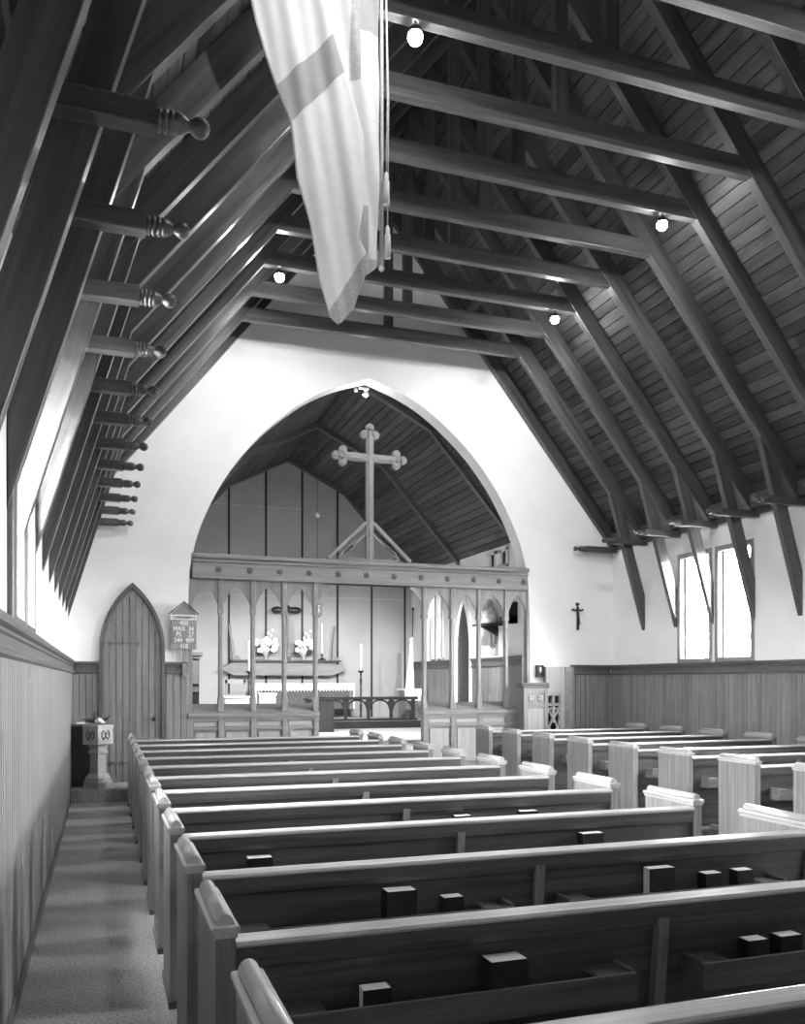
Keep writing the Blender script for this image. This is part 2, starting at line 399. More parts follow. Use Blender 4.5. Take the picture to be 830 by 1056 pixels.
m=MB(); inn=[(x0,.16)]+head+[(x1,.16)]; out_=[(x0-.045,.16)]+pointed(x0-.045,x1+.045,2.05,3.0,14)+[(x1+.045,.16)]
for i in range(len(inn)-1):
    q=[inn[i],inn[i+1],out_[i+1],out_[i]]; m.prism(q,1,CW-.075,CW+.01,2)
wpart(m,'door_casing','rail',dr)
m=MB()
for z in (.42,2.12):
    m.box(.02,.50,CW-.055,CW-.045,z,z+.022,0)
    for sx in (.14,.28,.40,.5): m.prism([(sx,z+.011),(sx-.03,z+.045),(sx-.045,z+.03),(sx-.02,z+.011),(sx-.045,z-.01),(sx-.03,z-.025)],1,CW-.055,CW-.045,0)
wpart(m,'strap_hinge','rail',dr)
m=MB(); m.lathe([(0,.03),(.008,.03),(.01,.012),(.04,.012)],(.70,CW-.045,1.05),1,12,-1); m.lathe([(.04,.022),(.055,.026),(.065,.018),(.066,.004)],(.70,CW-.045,1.05),1,12,-1)
wpart(m,'door_handle','metal',dr)

# ------------------------------------------------------------------ roof trusses
TP=.842
def make_truss(k):
    y=12.94-TP*k; h=.05; y0,y1=y-h,y+h
    where={0:'against the chancel arch wall, with no collar beam or leg'}.get(k,'%s one out from the chancel arch wall'%ORD[k-1])
    t=thing('roof_truss',(CX,y,3.8),'dark timber roof truss, '+where,'roof truss','roof trusses along the nave')
    for s in (-1,1):
        m=MB(); X=CX+s*4.37; dx=(1,-1.24) if s>0 else (-1,-1.24)
        m.prism([(X,under(X)),(CX,9.24),(CX,9.585),(X,roofz(X)-.005)],1,y0,y1,(s*1,0,-1.24)); wpart(m,'rafter','beam',t,.006)
        if k>0:
            m=MB(); f=lambda x,z:(CX+s*(x-CX),z)
            m.prism([f(8.345,2.42),f(8.345,2.99),f(7.954,4.287),f(7.90,4.36),f(7.68,4.63)],1,y0+.008,y1-.008,(s*.29,0,-1)); wpart(m,'brace','beam',t,.005)
        # hammer beam with a turned end
        hb=MB(); xe=CX+s*(7.72-CX); xw=CX+s*4.37; zc=3.835
        yb=y-.095 if k>0 else y-.055
        hb.box(min(xe,xw),max(xe,xw),yb-.046,yb+.046,zc-.048,zc+.048,0,bev=.005)
        ho=wpart(hb,'hammer_beam','beam',t)
        fn=MB(); pr=[(0,.040),(.006,.046),(.018,.046),(.022,.036),(.026,.036),(.030,.047),(.042,.047),(.046,.036),(.050,.036),(.054,.047),(.066,.047),(.070,.037),(.074,.044),(.09,.043),(.112,.034),(.124,.024),(.132,.022),(.142,.030),(.155,.038),(.17,.041),(.186,.038),(.20,.029),(.208,.016),(.211,.003)]
        fn.lathe(pr,(xe,yb,zc),0,16,-s); wpart(fn,'turned_finial','beam',ho)
    if k>0:
        c=MB(); c.prism([(1.82,6.60),(6.10,6.60),(6.10-.153,6.79),(1.82+.153,6.79)],1,y0+.004,y1-.004,0); wpart(c,'collar_beam','beam',t,.005)
        p=MB(); p.box(3.895,4.025,y0+.01,y1-.01,6.79,9.22,2); wpart(p,'king_post','beam',t,.005)
    return t
for k_ in range(0,18): make_truss(k_)

# ------------------------------------------------------------------ flood lamps hung on the collars
def lamp(x,k,label,pw=1):
    y=12.94-TP*k; t=thing('flood_lamp',(x,y-.02,6.6),label,'lamp','ceiling lamps on the collar beams')
    m=MB(); m.lathe([(0,.012),(.05,.012)],(x,y-.02,6.6),2,8,-1); m.lathe([(.03,.022),(.06,.05),(.10,.06)],(x,y-.02,6.6),2,16,-1,caps=False); wpart(m,'lamp_housing','metal',t)
    m=MB(); m.ball((x,y-.02,6.480),.058); wpart(m,'bulb','bulb',t)
    l=D.lights.new('lamp_light','POINT'); l.energy=LAMP*pw; l.shadow_soft_size=.04; lo=D.objects.new('lamp_light',l); COL.objects.link(lo); lo.parent=t; lo.location=(0,0,-.20)
    l=D.lights.new('lamp_beam','SPOT'); l.energy=LAMP*FWD*pw; l.spot_size=math.radians(110); l.spot_blend=.7; l.shadow_soft_size=.04      # the reflector throws its light towards the altar
    lo=D.objects.new('lamp_beam',l); COL.objects.link(lo); lo.parent=t; lo.location=(0,.06,-.18); lo.rotation_euler=Vector((0,1,-.75)).to_track_quat('-Z','Y').to_euler()
lamp(5.77,3,'glowing lamp under a right-hand collar beam, nearer the chancel arch')
lamp(5.66,6,'glowing lamp high at right under the collar beam, above the bright roof boards')
lamp(2.02,3,'glowing lamp at left of the hanging flag near the chancel arch')
lamp(2.24,8,'brightest glowing lamp near the top, just right of the hanging flag')
lamp(5.66,11,'added out-of-view ceiling lamp on a right-hand collar beam over the middle pews',1.2)  # added out of view to light the hanging flag and the chancel wall
lamp(2.02,11,'added out-of-view ceiling lamp on a left-hand collar beam over the middle pews',1.2)  # left-hand twin, likewise an unseen lamp added for the flag and arch wall
# spot lamps at the arch apex
t=thing('spot_lamp',(3.86,CW+.05,6.25),'small bright spotlight fixed at the apex of the chancel arch','lamp')
m=MB(); m.box(3.78,3.94,CW+.01,CW+.05,6.16,6.19); m.lathe([(0,.03),(.07,.045)],(3.90,CW+.05,6.15),2,12,-1,caps=False); m.lathe([(0,.02),(.05,.03)],(3.74,CW+.05,6.17),2,12,-1,caps=True); wpart(m,'lamp_bracket','white',t)
wpart(MB().ball((3.90,CW+.05,6.09),.035),'bulb','bulb',t)
l=D.lights.new('spot_light','POINT'); l.energy=3; l.shadow_soft_size=.04; lo=D.objects.new('spot_light',l); COL.objects.link(lo); lo.parent=t; lo.location=(.05,.12,-.25)

# ------------------------------------------------------------------ chancel shell
CE=19.45; CL,CR=.97,6.95; FZ=.6
struct(MB().box(CL-.2,CR+.2,CW+.3,CE+.2,FZ-.1,FZ,1).box(CX-1.0,CX+.98,CW-.28,CW+.3,0,FZ,0).box(CL-.2,CR+.2,17.45,CE,FZ,.75,0),'floor_chancel','carpet')
struct(MB().box(CX-1.0,CX+.98,CW-.55,CW-.28,0,.4,0).box(CX-1.0,CX+.98,CW-.82,CW-.55,0,.2,0),'trim_14','carpet')
struct(MB().box(CL-.2,CR+.2,17.41,17.45,FZ,.75,0),'trim_15','dark')
# chancel ceiling profile: shallow near the ridge, steep towards the eaves
cp=[(CL,4.07),(CX-1.32,5.97),(CX,6.64),(CX+1.32,5.97),(CR,4.07)]
for nm,pts in (('left',cp[2::-1]),('right',cp[2:])):
    m=MB()
    a=boards(pts[0],pts[1],CW+.3,CE); b=boards(pts[1],pts[2],CW+.3,CE)
    for q in (a,b): 
        bs=len(m.v); m.v+=q.v; m.g+=q.g; m.f+=[[i+bs for i in f] for f in q.f]; m.m+=q.m; m.sm+=q.sm
    struct(m,'ceiling_chancel_'+nm,'ceil2')
m=MB(); 
for (a,b) in zip(cp,cp[1:]): m.prism([(a[0],a[1]+.06),(b[0],b[1]+.06),(b[0],b[1]+.16),(a[0],a[1]+.16)],1,CW+.3,CE+.2,1)
m.box(CL-.5,CL,CW+.3,CE+.2,4.1,4.3,1); m.box(CR,CR+.5,CW+.3,CE+.2,4.1,4.3,1)
struct(m,'ceiling_chancel_outer','ceil2')
for j,(yy,dd) in enumerate(((16.55,.10),(CE-.06,.08),(13.9,.08))):
    m=MB()
    for (a,b) in zip(cp,cp[1:]): m.prism([(a[0],a[1]),(b[0],b[1]),(b[0],b[1]-dd),(a[0],a[1]-dd)],1,yy-.05,yy+.05,0)
    t=m.build('ceiling_rib','rail'); tag(t,('dark rib across the middle of the chancel roof','dark rib where the chancel roof meets the east wall','dark rib of the chancel roof just inside the arch')[j],'rib','chancel roof ribs')
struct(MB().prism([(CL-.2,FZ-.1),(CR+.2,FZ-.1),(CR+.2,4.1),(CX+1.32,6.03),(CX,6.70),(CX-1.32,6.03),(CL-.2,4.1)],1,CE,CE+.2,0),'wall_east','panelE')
m=MB()
for x in (1.82,2.645,3.47,4.30,5.13,5.955,6.78):
    dx=abs(x-CX); zt=6.6-.5*dx if dx<1.32 else 5.94-1.16*(dx-1.32)
    m.box(x-.022,x+.022,CE-.02,CE,.75,zt,2)
struct(m,'trim_16','seam')
m=MB()
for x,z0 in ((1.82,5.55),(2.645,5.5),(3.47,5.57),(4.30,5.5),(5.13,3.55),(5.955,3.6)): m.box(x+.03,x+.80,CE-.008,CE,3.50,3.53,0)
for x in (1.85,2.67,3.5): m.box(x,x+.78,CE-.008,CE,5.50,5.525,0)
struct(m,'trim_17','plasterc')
struct(MB().box(CL-.2,CL,CW+.3,CE+.2,FZ-.1,4.15,1),'wall_chancel_left','plaster')
# right chancel wall built round its openings: (y0,y1,z0,z1)
ops=[(14.24,14.55,3.68,4.02),(14.73,15.05,3.68,4.02),(14.64,15.10,2.06,2.58),(15.96,16.68,.6,3.28),(17.35,18.40,2.04,3.70)]
ys=sorted(set([CW+.3,CE+.2]+[v for o_ in ops for v in o_[:2]]))
m=MB()
for a,b in zip(ys,ys[1:]):
    mid=(a+b)/2; zz=FZ-.1
    for o_ in sorted([q for q in ops if q[0]<mid<q[1]],key=lambda q:q[2]):
        if o_[2]>zz: m.box(CR,CR+.3,a,b,zz,o_[2],2)
        zz=o_[3]
    m.box(CR,CR+.3,a,b,zz,4.15,2)
# pointed heads over the doorway and the lancet window
def head_fill(y0,y1,zs,za,zt):
    h=pointed(y0,y1,zs,za,8); n=len(h)//2
    m.prism([(y0,zs)]+h[:n+1]+[((y0+y1)/2,zt),(y0,zt)],0,CR,CR+.3,2)
    m.prism([((y0+y1)/2,zt)]+h[n:]+[(y1,zt)],0,CR,CR+.3,2)
head_fill(15.96,16.68,2.30,3.24,3.28); head_fill(17.35,18.40,2.75,3.66,3.70)
struct(m,'wall_chancel_right','plaster')
for j,(y0,y1,z0,z1) in enumerate(ops):
    if j==3: continue
    k+=1; r=thing('window_%d'%k,(CR,(y0+y1)/2,z0)); r['kind']='structure'
    f=MB(); 
    if j<2:
        f.box(CR-.03,CR+.02,y0-.03,y0+.05,z0,z1); f.box(CR-.03,CR+.02,y1-.05,y1+.03,z0,z1); f.box(CR-.03,CR+.02,y0-.03,y1+.03,z1-.05,z1+.03); f.box(CR-.03,CR+.02,y0-.03,y1+.03,z0-.03,z0+.05)
        wpart(f,'window_frame','white',r); wpart(MB().box(CR+.02,CR+.03,y0,y1,z0,z1,2),'window_pane','black',r)
    else:
        nl=3 if j==4 else 2
        for i in range(nl+1):
            yy=y0+(y1-y0)*i/nl; f.box(CR+.06,CR+.16,yy-.04,yy+.04,z0,z1,2)
        f.box(CR+.1,CR+.16,y0,y1,z0,z0+.05); 
        if j==2: f.box(CR+.1,CR+.16,y0,y1,z0+.22,z0+.25)
        wpart(f,'window_frame','retable',r); wpart(MB().box(CR+.17,CR+.18,y0,y1,z0,z1,2),'window_pane','glassc',r); portal(CR+.33,(y0+y1)/2,(z0+z1)/2,y1-y0+.1,z1-z0+.1,1)
dr=thing('door_2',(CR,16.32,FZ)); dr['kind']='structure'
m=MB(); h=pointed(15.98,16.66,2.30,3.22,8); m.prism([(15.98,FZ)]+h+[(16.66,FZ)],0,CR+.01,CR+.05,2); wpart(m,'door_leaf','dark',dr)
m=MB(); inn=[(15.96,FZ)]+pointed(15.96,16.68,2.3,3.24,8)+[(16.68,FZ)]; ou=[(15.84,FZ)]+pointed(15.84,16.80,2.3,3.5,8)+[(16.80,FZ)]
for i in range(len(inn)-1): m.prism([inn[i],inn[i+1],ou[i+1],ou[i]],0,CR-.03,CR+.0,2)
wpart(m,'door_casing','plaster',dr)
for j,(a,b) in enumerate(((CW+.32,15.82),(16.82,CE-.02))):
    wainscot(a,b,CR,1,-1,FZ,1.88,'trim_%d'%(18+2*j)); dado_rail(a,b,CR,1,-1,'trim_%d'%(19+2*j),2.04,1.86)

# ------------------------------------------------------------------ rood screen in the arch
SY=CW+.02
scr=thing('rood_screen',(CX,SY,0.16),'carved oak screen with slender posts and pointed tracery across the chancel arch','screen')
m=MB(); bx0,bx1=CX-2.72,CX+2.74
m.box(bx0,bx1,SY-.03,SY+.15,3.10,3.44,0); m.box(bx0-.01,bx1+.01,SY-.07,SY+.19,3.40,3.47,0,bev=.015); m.box(bx0,bx1,SY-.055,SY+.17,3.345,3.375,0,bev=.008); m.box(bx0,bx1,SY-.05,SY+.17,3.10,3.155,0,bev=.01)
be=wpart(m,'head_beam','screen',scr)
for i in range(12):
    x=1.62+i*.455; m=MB(); 
    for a in range(5): an=a*math.pi/2.5; m.ball((x+.027*math.cos(an),SY-.035,3.245+.027*math.sin(an)),.022,8,6,(1,.6,1))
    m.ball((x,SY-.04,3.245),.018,8,6); wpart(m,'carved_boss','rail',be)
PX=[1.65,2.13,2.605,3.09,4.875,5.355,5.83,6.32]
for x in PX:
    m=MB(); m.box(x-.042,x+.042,SY-.02,SY+.075,1.14,1.35,2,bev=.008); m.box(x-.034,x+.034,SY-.01,SY+.065,1.35,2.62,2,bev=.014); m.box(x-.045,x+.045,SY-.025,SY+.08,2.60,2.66,2,bev=.006); m.box(x-.04,x+.04,SY-.02,SY+.075,2.66,3.11,2,bev=.012)
    wpart(m,'post','screen',scr)
for x in (CX-2.755,6.735):
    m=MB().box(x-.035,x+.035,SY-.01,SY+.12,1.1,3.1,2); wpart(m,'post','screen',scr)
def spandrel(xa,xb,zs,za,zt,left=True,right=True):
    hd=pointed(xa,xb,zs,za,8); n=len(hd)//2; m=MB(); c=(xa+xb)/2; hd=[(.45*x+.55*(c+(xa-c if x<c else xb-c)*(za-z)/(za-zs)),z) for x,z in hd]
    cusp=lambda P:P
    if left: m.prism([(xa,zs)]+hd[1:n+1]+[(c,zt),(xa,zt)],1,SY+.01,SY+.05,2)
    if right: m.prism([(c,zt)]+hd[n:]+[(xb,zt)],1,SY+.01,SY+.05,2)
    return m
gaps=[(1.24,1.61),(1.69,2.09),(2.17,2.565),(2.645,3.05),(4.915,5.315),(5.395,5.79),(5.87,6.28),(6.36,6.70)]
for a,b in gaps:
    wpart(spandrel(a,b,2.72,3.02,3.11),'arch_tracery','screen',scr)
wpart(spandrel(3.13,3.55,2.80,3.06,3.11,True,False),'arch_tracery','screen',scr)
wpart(spandrel(4.42,4.835,2.80,3.06,3.11,False,True),'arch_tracery','screen',scr)
# dado of the screen: framed panels with a sloping ledge
for (xa,xb,xs) in ((1.175,3.135,[1.20,1.65,2.13,2.605,3.09]),(4.83,6.50,[4.875,5.355,5.83,6.32,6.48])):
    m=MB(); m.box(xa,xb,SY-.02,SY+.05,.16,1.06,0)
    for x in xs: m.box(x-.04,x+.04,SY-.05,SY-.02,.16,1.04,2,bev=.006)
    for z0,z1 in ((.16,.26),(.87,.91),(1.0,1.05)): m.box(xa,xb,SY-.045,SY-.02,z0,z1,0)
    fr=wpart(m,'dado_frame','screen',scr)
    for a,b in zip(xs,xs[1:]):
        if b-a<.2: continue
        p=MB(); p.box(a+.08,b-.08,SY-.035,SY-.02,.30,.83,2,bev=.0); p.box(a+.06,b-.06,SY-.03,SY-.02,.925,.985,0); wpart(p,'panel','screenp',fr)
    m=MB(); m.prism([(SY-.08,1.07),(SY-.08,1.11),(SY+.30,1.25),(SY+.30,1.10),(SY+.05,1.06),(SY-.02,1.06)],0,xa,xb,0); m.box(xa,xb,SY-.06,SY-.02,1.035,1.07,0)
    wpart(m,'sloping_ledge','screen',scr)
# great cross above the beam
cr=MB(); cy=SY+.03; zc=5.11; c0=3.975
cr.box(c0-.062,c0+.062,cy,cy+.09,3.47,5.45,2,bev=.012); cr.box(c0-.42,c0+.42,cy+.004,cy+.086,zc-.062,zc+.062,0,bev=.012)
cr.box(c0-.03,c0+.03,cy-.02,cy+.01,3.47,5.47,2,bev=.006); cr.box(c0-.42,c0+.42,cy-.016,cy+.01,zc-.03,zc+.03,0,bev=.006)
gc=tag(cr.build('great_cross','screen',origin=(c0,cy,3.47)),'tall carved wooden cross with three-lobed ends standing on the screen','cross')
for (cx_,cz_,dx,dz) in ((c0,5.47,0,1),(c0-.44,zc,-1,0),(c0+.44,zc,1,0)):
    m=MB()
    for (u,v_) in ((.11,0),(0,.09),(0,-.09),(.03,0)):
        x=cx_+dx*u+dz*v_; z=cz_+dz*u+dx*v_
        m.lathe([(0,.060),(.008,.068),(.08,.068),(.088,.06)],(x,cy,z),1,16); m.lathe([(0,.034),(.02,.034)],(x,cy,z),1,12,-1)
    m.box(cx_-.05,cx_+.05,cy+.002,cy+.086,cz_-.05,cz_+.05)
    o=m.build('lobed_end','screen'); o.parent=gc; o.location=-gc.location
for s in (-1,1):
    m=MB(); xb=c0+s*.68; m.bar((xb,cy+.04,3.50),(c0+s*.06,cy+.04,4.09),.07,.05); m.bar((xb-s*.14,cy+.04,3.49),(c0+s*.06,cy+.04,3.90),.04,.03)
    ins=MB() 
    P=[(.06,3.48),(.54,3.48),(.42,3.58),(.40,3.56),(.36,3.55),(.33,3.58),(.30,3.54),(.26,3.56),(.10,3.52)]
    m.prism([(c0+s*a,b) for a,b in [(.06,3.47),(.6,3.47),(.5,3.53),(.36,3.52),(.32,3.56),(.28,3.52),(.06,3.52)]],1,cy+.02,cy+.06,0)
    m.prism([(c0+s*a,b) for a,b in [(.46,3.60),(.30,3.74),(.25,3.70),(.27,3.66),(.33,3.66),(.33,3.62),(.40,3.58)]],1,cy+.02,cy+.06,0)
    o=m.build('raking_brace','screen'); o.parent=gc; o.location=-gc.location

# ------------------------------------------------------------------ chancel furnishings
AY=18.25; AZ=.90
al=thing('altar',(4.12,AY+.3,.75),'altar with a dark frontal under a white scalloped cloth','altar')
struct_step=MB().box(2.7,5.6,AY-.35,CE-.02,.75,.80,0); struct(struct_step,'trim_22','carpet')
m=MB().box(3.10,5.13,AY,AY+.65,.80,1.50,0); wpart(m,'altar_body','retable',al)
m=MB().box(3.14,5.09,AY-.012,AY-.002,.84,1.42,0); wpart(m,'frontal','frontal',al)
m=MB(); m.box(3.03,5.20,AY-.03,AY+.68,1.50,1.54,0)
n=30
for i in range(n):
    a=3.06+i*(2.10/n); b=a+2.10/n; m.prism([(a,1.50),(b,1.50),(b,1.42),((a+b)/2,1.37),(a,1.42)],1,AY-.03,AY-.022,0)
m.box(3.03,3.06,AY-.02,AY+.6,.95,1.50,2); m.box(5.17,5.20,AY-.02,AY+.6,.95,1.50,2)
wpart(m,'altar_cloth','linen',al)
RY=19.15
rt=thing('retable',(3.75,RY,1.75),'grey boat-shaped shelf board with pointed ends on the wall above the altar','shelf')
m=MB(); m.prism([(2.42,1.86),(2.72,2.02),(4.95,2.02),(5.28,1.85),(4.95,1.72),(2.72,1.72)],1,RY,CE-.02,0); wpart(m,'shelf_body','retable',rt)
m=MB(); m.box(2.66,5.10,RY-.12,CE-.03,2.02,2.06,0); wpart(m,'shelf_top','dark',rt)
for s,xb,xt in ((0,2.73,2.63),(1,4.97,5.02)):
    tp=thing('tapered_post',(xb,RY+.1,2.02),'slender tapered wooden post at the %s end of the altar shelf board'%('left','right')[s],'post','tapered posts beside the altar flowers')
    m=MB(); m.bar((xb,RY+.1,2.062),(xt,RY+.1,2.84),.05,.05); m.bar((xb,RY+.1,2.062),((xb+xt)/2,RY+.1,2.5),.09,.06); wpart(m,'post_shaft','retable',tp)
    m=MB(); m.prism([(xb-.05,2.062),(xb+.10,2.062),(xb+.14,2.10),(xb+.07,2.16),(xb-.02,2.10)],1,RY+.06,RY+.12,0); wpart(m,'scroll_foot','retable',tp)
# altar cross behind the flowers
m=MB(); m.box(3.86,3.89,RY-.02,RY+.02,2.06,3.1,2)
m.box(3.78,3.97,RY-.06,RY+.06,2.06,2.12)
for s in (-1,1): m.tube([(3.875+s*a,RY,3.18-.01*a) for a in (.0,.05,.12,.22,.30,.34)],[.03,.05,.07,.08,.06,.02],10)
m.ball((3.875,RY,3.22),.09)
tag(m.build('altar_cross','dark'),'dark slender cross with thick rounded arms rising behind the altar flowers','cross')
# flower arrangements
def flowers(x,lab,sd):
    rnd=random.Random(sd); y=RY-.03
    t=thing('flower_vase',(x,y,2.06),lab,'flowers','altar flowers')
    m=MB().lathe([(0,.05),(.02,.055),(.05,.025),(.12,.06),(.18,.07),(.2,.06)],(x,y,2.06),2,12); wpart(m,'vase','stone',t)
    m=MB(); m2=MB()
    for i in range(26):
        a=rnd.uniform(0,6.28); r_=rnd.uniform(0,.27); px,py,pz=x+r_*math.cos(a),y+.28*r_*math.sin(a),2.34+rnd.uniform(-.1,.2)*(1-r_)
        for b in range(5):
            q=b*1.257; m.ball((px+.035*math.cos(q),py-.01,pz+.035*math.sin(q)),.03,6,4,(1,.5,1))
    for i in range(4):
        xx=x+(.10 if i%2 else .02)+i*.02; m.ball((xx,y,2.55+i*.055),.03,6,4,(1,.6,1.4))
    for i in range(26):
        a=rnd.uniform(-.2,3.34); L=rnd.uniform(.2,.34); p=Vector((x,y,2.24)); q=p+Vector((L*math.cos(a),rnd.uniform(-.05,.05),L*.75*math.sin(a)))
        s_=(q-p).cross(Vector((0,1,0))).normalized()*.028; mm=(p+q)/2
        m2.add([p,mm+s_,q,mm-s_,mm+Vector((0,-.015,0))],[(0,1,4),(1,2,4),(2,3,4),(3,0,4),(0,3,2,1)],0)
    wpart(m,'blossom','petal',t); wpart(m2,'foliage','leaf',t)
flowers(3.40,'white flower arrangement at the left of the altar shelf',3); flowers(4.25,'white flower arrangement at the right of the altar shelf',5)
def candle(x,y,z0,zs,zt,lab,r=.022):
    t=thing('candlestick',(x,y,z0),lab,'candle','tall candles in the chancel')
    h=zs-z0
    m=MB().lathe([(0,.09),(.02,.09),(.05,.03),(.12*h,.018),(.3*h,.03),(.34*h,.018),(.7*h,.016),(.8*h,.03),(.85*h,.016),(.95*h,.02),(.97*h,.06),(h,.065)],(x,y,z0),2,12); wpart(m,'stand','metal',t)
    m=MB().lathe([(0,r),(zt-zs,r*.9),(zt-zs+.01,.003)],(x,y,zs),2,10); wpart(m,'candle','wax',t)
candle(2.86,18.0,.75,1.80,2.42,'tall white candle on a stand left of the altar')
candle(5.33,18.2,.75,1.82,2.40,'tall white candle on a stand right of the altar',.026)
candle(4.68,19.1,2.06,2.20,2.88,'tall white candle on the right end of the altar shelf',.018)
# sanctuary lamp
t=thing('sanctuary_lamp',(3.96,16.55,6.4),'hanging sanctuary lamp on a long thin chain in the middle of the chancel','lamp')
wpart(MB().tube([(3.96,16.55,6.5),(3.96,16.55,5.0),(3.97,16.55,3.15)],.006,6),'chain','rail',t)
wpart(MB().lathe([(0,.02),(.04,.07),(.14,.085),(.22,.07),(.26,.09),(.27,.03),(.34,.008)],(3.97,16.55,2.83),2,14),'lamp_body','rail',t)
wpart(MB().ball((3.96,16.52,4.83),.05),'glass_globe','relief',t)
# altar rail: dark gothic arcade
ar=thing('altar_rail',(5.3,17.62,.75),'black wooden altar rail with pointed arcading in the chancel','railing')
ry=17.62; m=MB(); m.box(4.28,6.42,ry-.06,ry+.08,1.20,1.26,0,bev=.01); wpart(m,'top_rail','dark',ar)
wpart(MB().box(4.28,6.42,ry-.05,ry+.07,.75,.80,0),'bottom_rail','dark',ar)
for i in range(5):
    x=4.32+i*.505
    wpart(MB().box(x-.03,x+.03,ry-.02,ry+.04,.80,1.20,2),'baluster','dark',ar)
    if i<4:
        m=MB(); hd=pointed(x+.03,x+.475,.98,1.19,6)
        for (a,b) in zip(hd,hd[1:]): m.bar((a[0],ry,a[1]),(b[0],ry,b[1]),.035,.035)
        m.prism([(x+.03,1.0),(x+.09,1.14),(x+.03,1.20)],1,ry-.01,ry+.02,0); m.prism([(x+.475,1.0),(x+.475,1.20),(x+.415,1.14)],1,ry-.01,ry+.02,0)
        wpart(m,'arch','dark',ar)
t=thing('reading_desk',(3.7,16.6,FZ),'solid black-draped desk left of the altar rail','desk')
m=MB().box(3.78,4.26,16.4,16.8,FZ,1.22,2); wpart(m,'desk_body','dark',t); wpart(MB().box(3.75,4.29,16.37,16.83,1.22,1.25),'desk_top','black',t)
# tall dark cabinet at far left of the chancel
t=thing('tall_cabinet',(1.40,14.5,FZ),'tall narrow black cabinet with a moulded crown at the left inside the screen','cabinet')
m=MB().box(1.12,1.48,14.4,14.8,FZ,2.0,2); wpart(m,'cabinet_body','black',t)
wpart(MB().box(1.08,1.53,14.35,14.82,2.0,2.07,0,bev=.01).box(1.10,1.50,14.37,14.80,1.96,2.0,0),'crown_moulding','rail',t)
wpart(MB().box(1.28,1.47,14.385,14.40,1.55,1.93,2).box(1.2,1.47,14.38,14.40,1.42,1.5),'cabinet_door','rail',t)
# small stand with spindle back and the white chest
t=thing('side_chair',(2.55,17.2,FZ),'small wooden chair with an open back near the altar','chair')
m=MB(); m.box(2.28,2.70,17.0,17.4,1.02,1.06); wpart(m,'seat','retable',t)
for x in (2.31,2.67):
    for y in (17.03,17.37): wpart(MB().box(x-.02,x+.02,y-.02,y+.02,FZ,1.02,2),'leg','retable',t)
m=MB(); m.box(2.29,2.33,17.36,17.4,1.06,1.62,2); m.box(2.65,2.69,17.36,17.4,1.06,1.62,2); m.box(2.29,2.69,17.36,17.4,1.55,1.62); m.box(2.29,2.69,17.365,17.395,1.3,1.34); wpart(m,'backrest','retable',t)
def chest(x0,x1,y0,y1,z0,z1,lab,mat='screenp'):
    t=thing('chest',((x0+x1)/2,y0,z0),lab,'chest')
    wpart(MB().box(x0,x1,y0,y1,z0,z1-.03,0),'chest_body',mat,t); wpart(MB().box(x0-.02,x1+.02,y0-.02,y1+.02,z1-.03,z1,0),'lid','plasterc',t)
chest(2.06,2.55,15.6,16.0,FZ,1.32,'long pale chest seen between the left screen posts')
chest(2.72,3.02,15.9,16.2,FZ,1.37,'small pale box chest just left of the screen opening')
t=thing('credence_table',(6.45,18.6,.75),'low table under a white cloth beside the furled flag','table')
wpart(MB().box(6.40,6.85,18.3,18.8,.75,1.38,2),'table_body','retable',t)
wpart(MB().box(6.36,6.88,18.26,18.83,1.38,1.42,0).box(6.36,6.88,18.255,18.262,1.15,1.40,0),'table_cloth','linen',t)
# furled flag on a stand
t=thing('standing_flag',(6.42,18.0,.75),'furled white flag on a pole standing by the right end of the altar rail','flag')
wpart(MB().lathe([(0,.14),(.03,.14),(.05,.04),(.1,.02)],(6.42,17.98,.75),2,12),'flag_base','metal',t)
wpart(MB().tube([(6.42,17.98,.8),(6.46,17.98,3.15)],.012,8).ball((6.46,17.98,3.18),.03),'flag_pole','dark',t)
m=MB(); n=14; rows=10; vs=[]
for j in range(rows+1):
    f=j/rows; z=2.55-1.25*f; wd=.04+.10*min(1,max(0,f-.25)*1.6)
    for i in range(n+1):
        u=i/n; vs.append((6.40-wd*.9+wd*1.5*u,17.94+.04*math.sin(u*18+f*2)-.02,z-.25*u*f))
m.add(vs,[(j*(n+1)+i,j*(n+1)+i+1,(j+1)*(n+1)+i+1,(j+1)*(n+1)+i) for j in range(rows) for i in range(n)],2,0,True)
wpart(m,'flag_cloth','linen',t)
# carved figure on a bracket on the right chancel wall
t=thing('carved_figure',(6.8,14.70,2.62),'pale carved figure on a small shelf high on the right chancel wall','sculpture')
m=MB(); fx,fy=6.74,14.70
m.lathe([(0,.17),(.06,.19),(.2,.16),(.32,.12),(.38,.13),(.44,.10),(.475,.04)],(fx,fy,2.655),2,14)
m.ball((fx,fy,3.175),.058,10,8,(1,1,1.2))
for s in (-1,1): m.tube([(fx,fy+s*.08,3.06),(fx-.05,fy+s*.15,2.95),(fx-.10,fy+s*.07,2.90)],[.045,.04,.025],8)
m.ball((fx-.13,fy+.05,2.98),.06,8,6,(1,1,1.3)); m.ball((fx-.14,fy+.05,3.08),.035,8,6)
wpart(m,'figure','relief',t)
wpart(MB().box(6.54,6.95,14.46,14.94,2.615,2.65,1).prism([(6.95,2.61),(6.6,2.61),(6.95,2.42)],1,14.66,14.74,0),'shelf','dark',t)
t=thing('wall_speaker',(6.85,14.1,2.9),'small black loudspeaker on the right chancel wall behind the screen','speaker')
wpart(MB().box(6.78,6.95,13.86,14.0,2.62,3.0,2).box(6.70,6.95,13.86,14.08,2.62,2.74,1),'speaker_body','black',t)

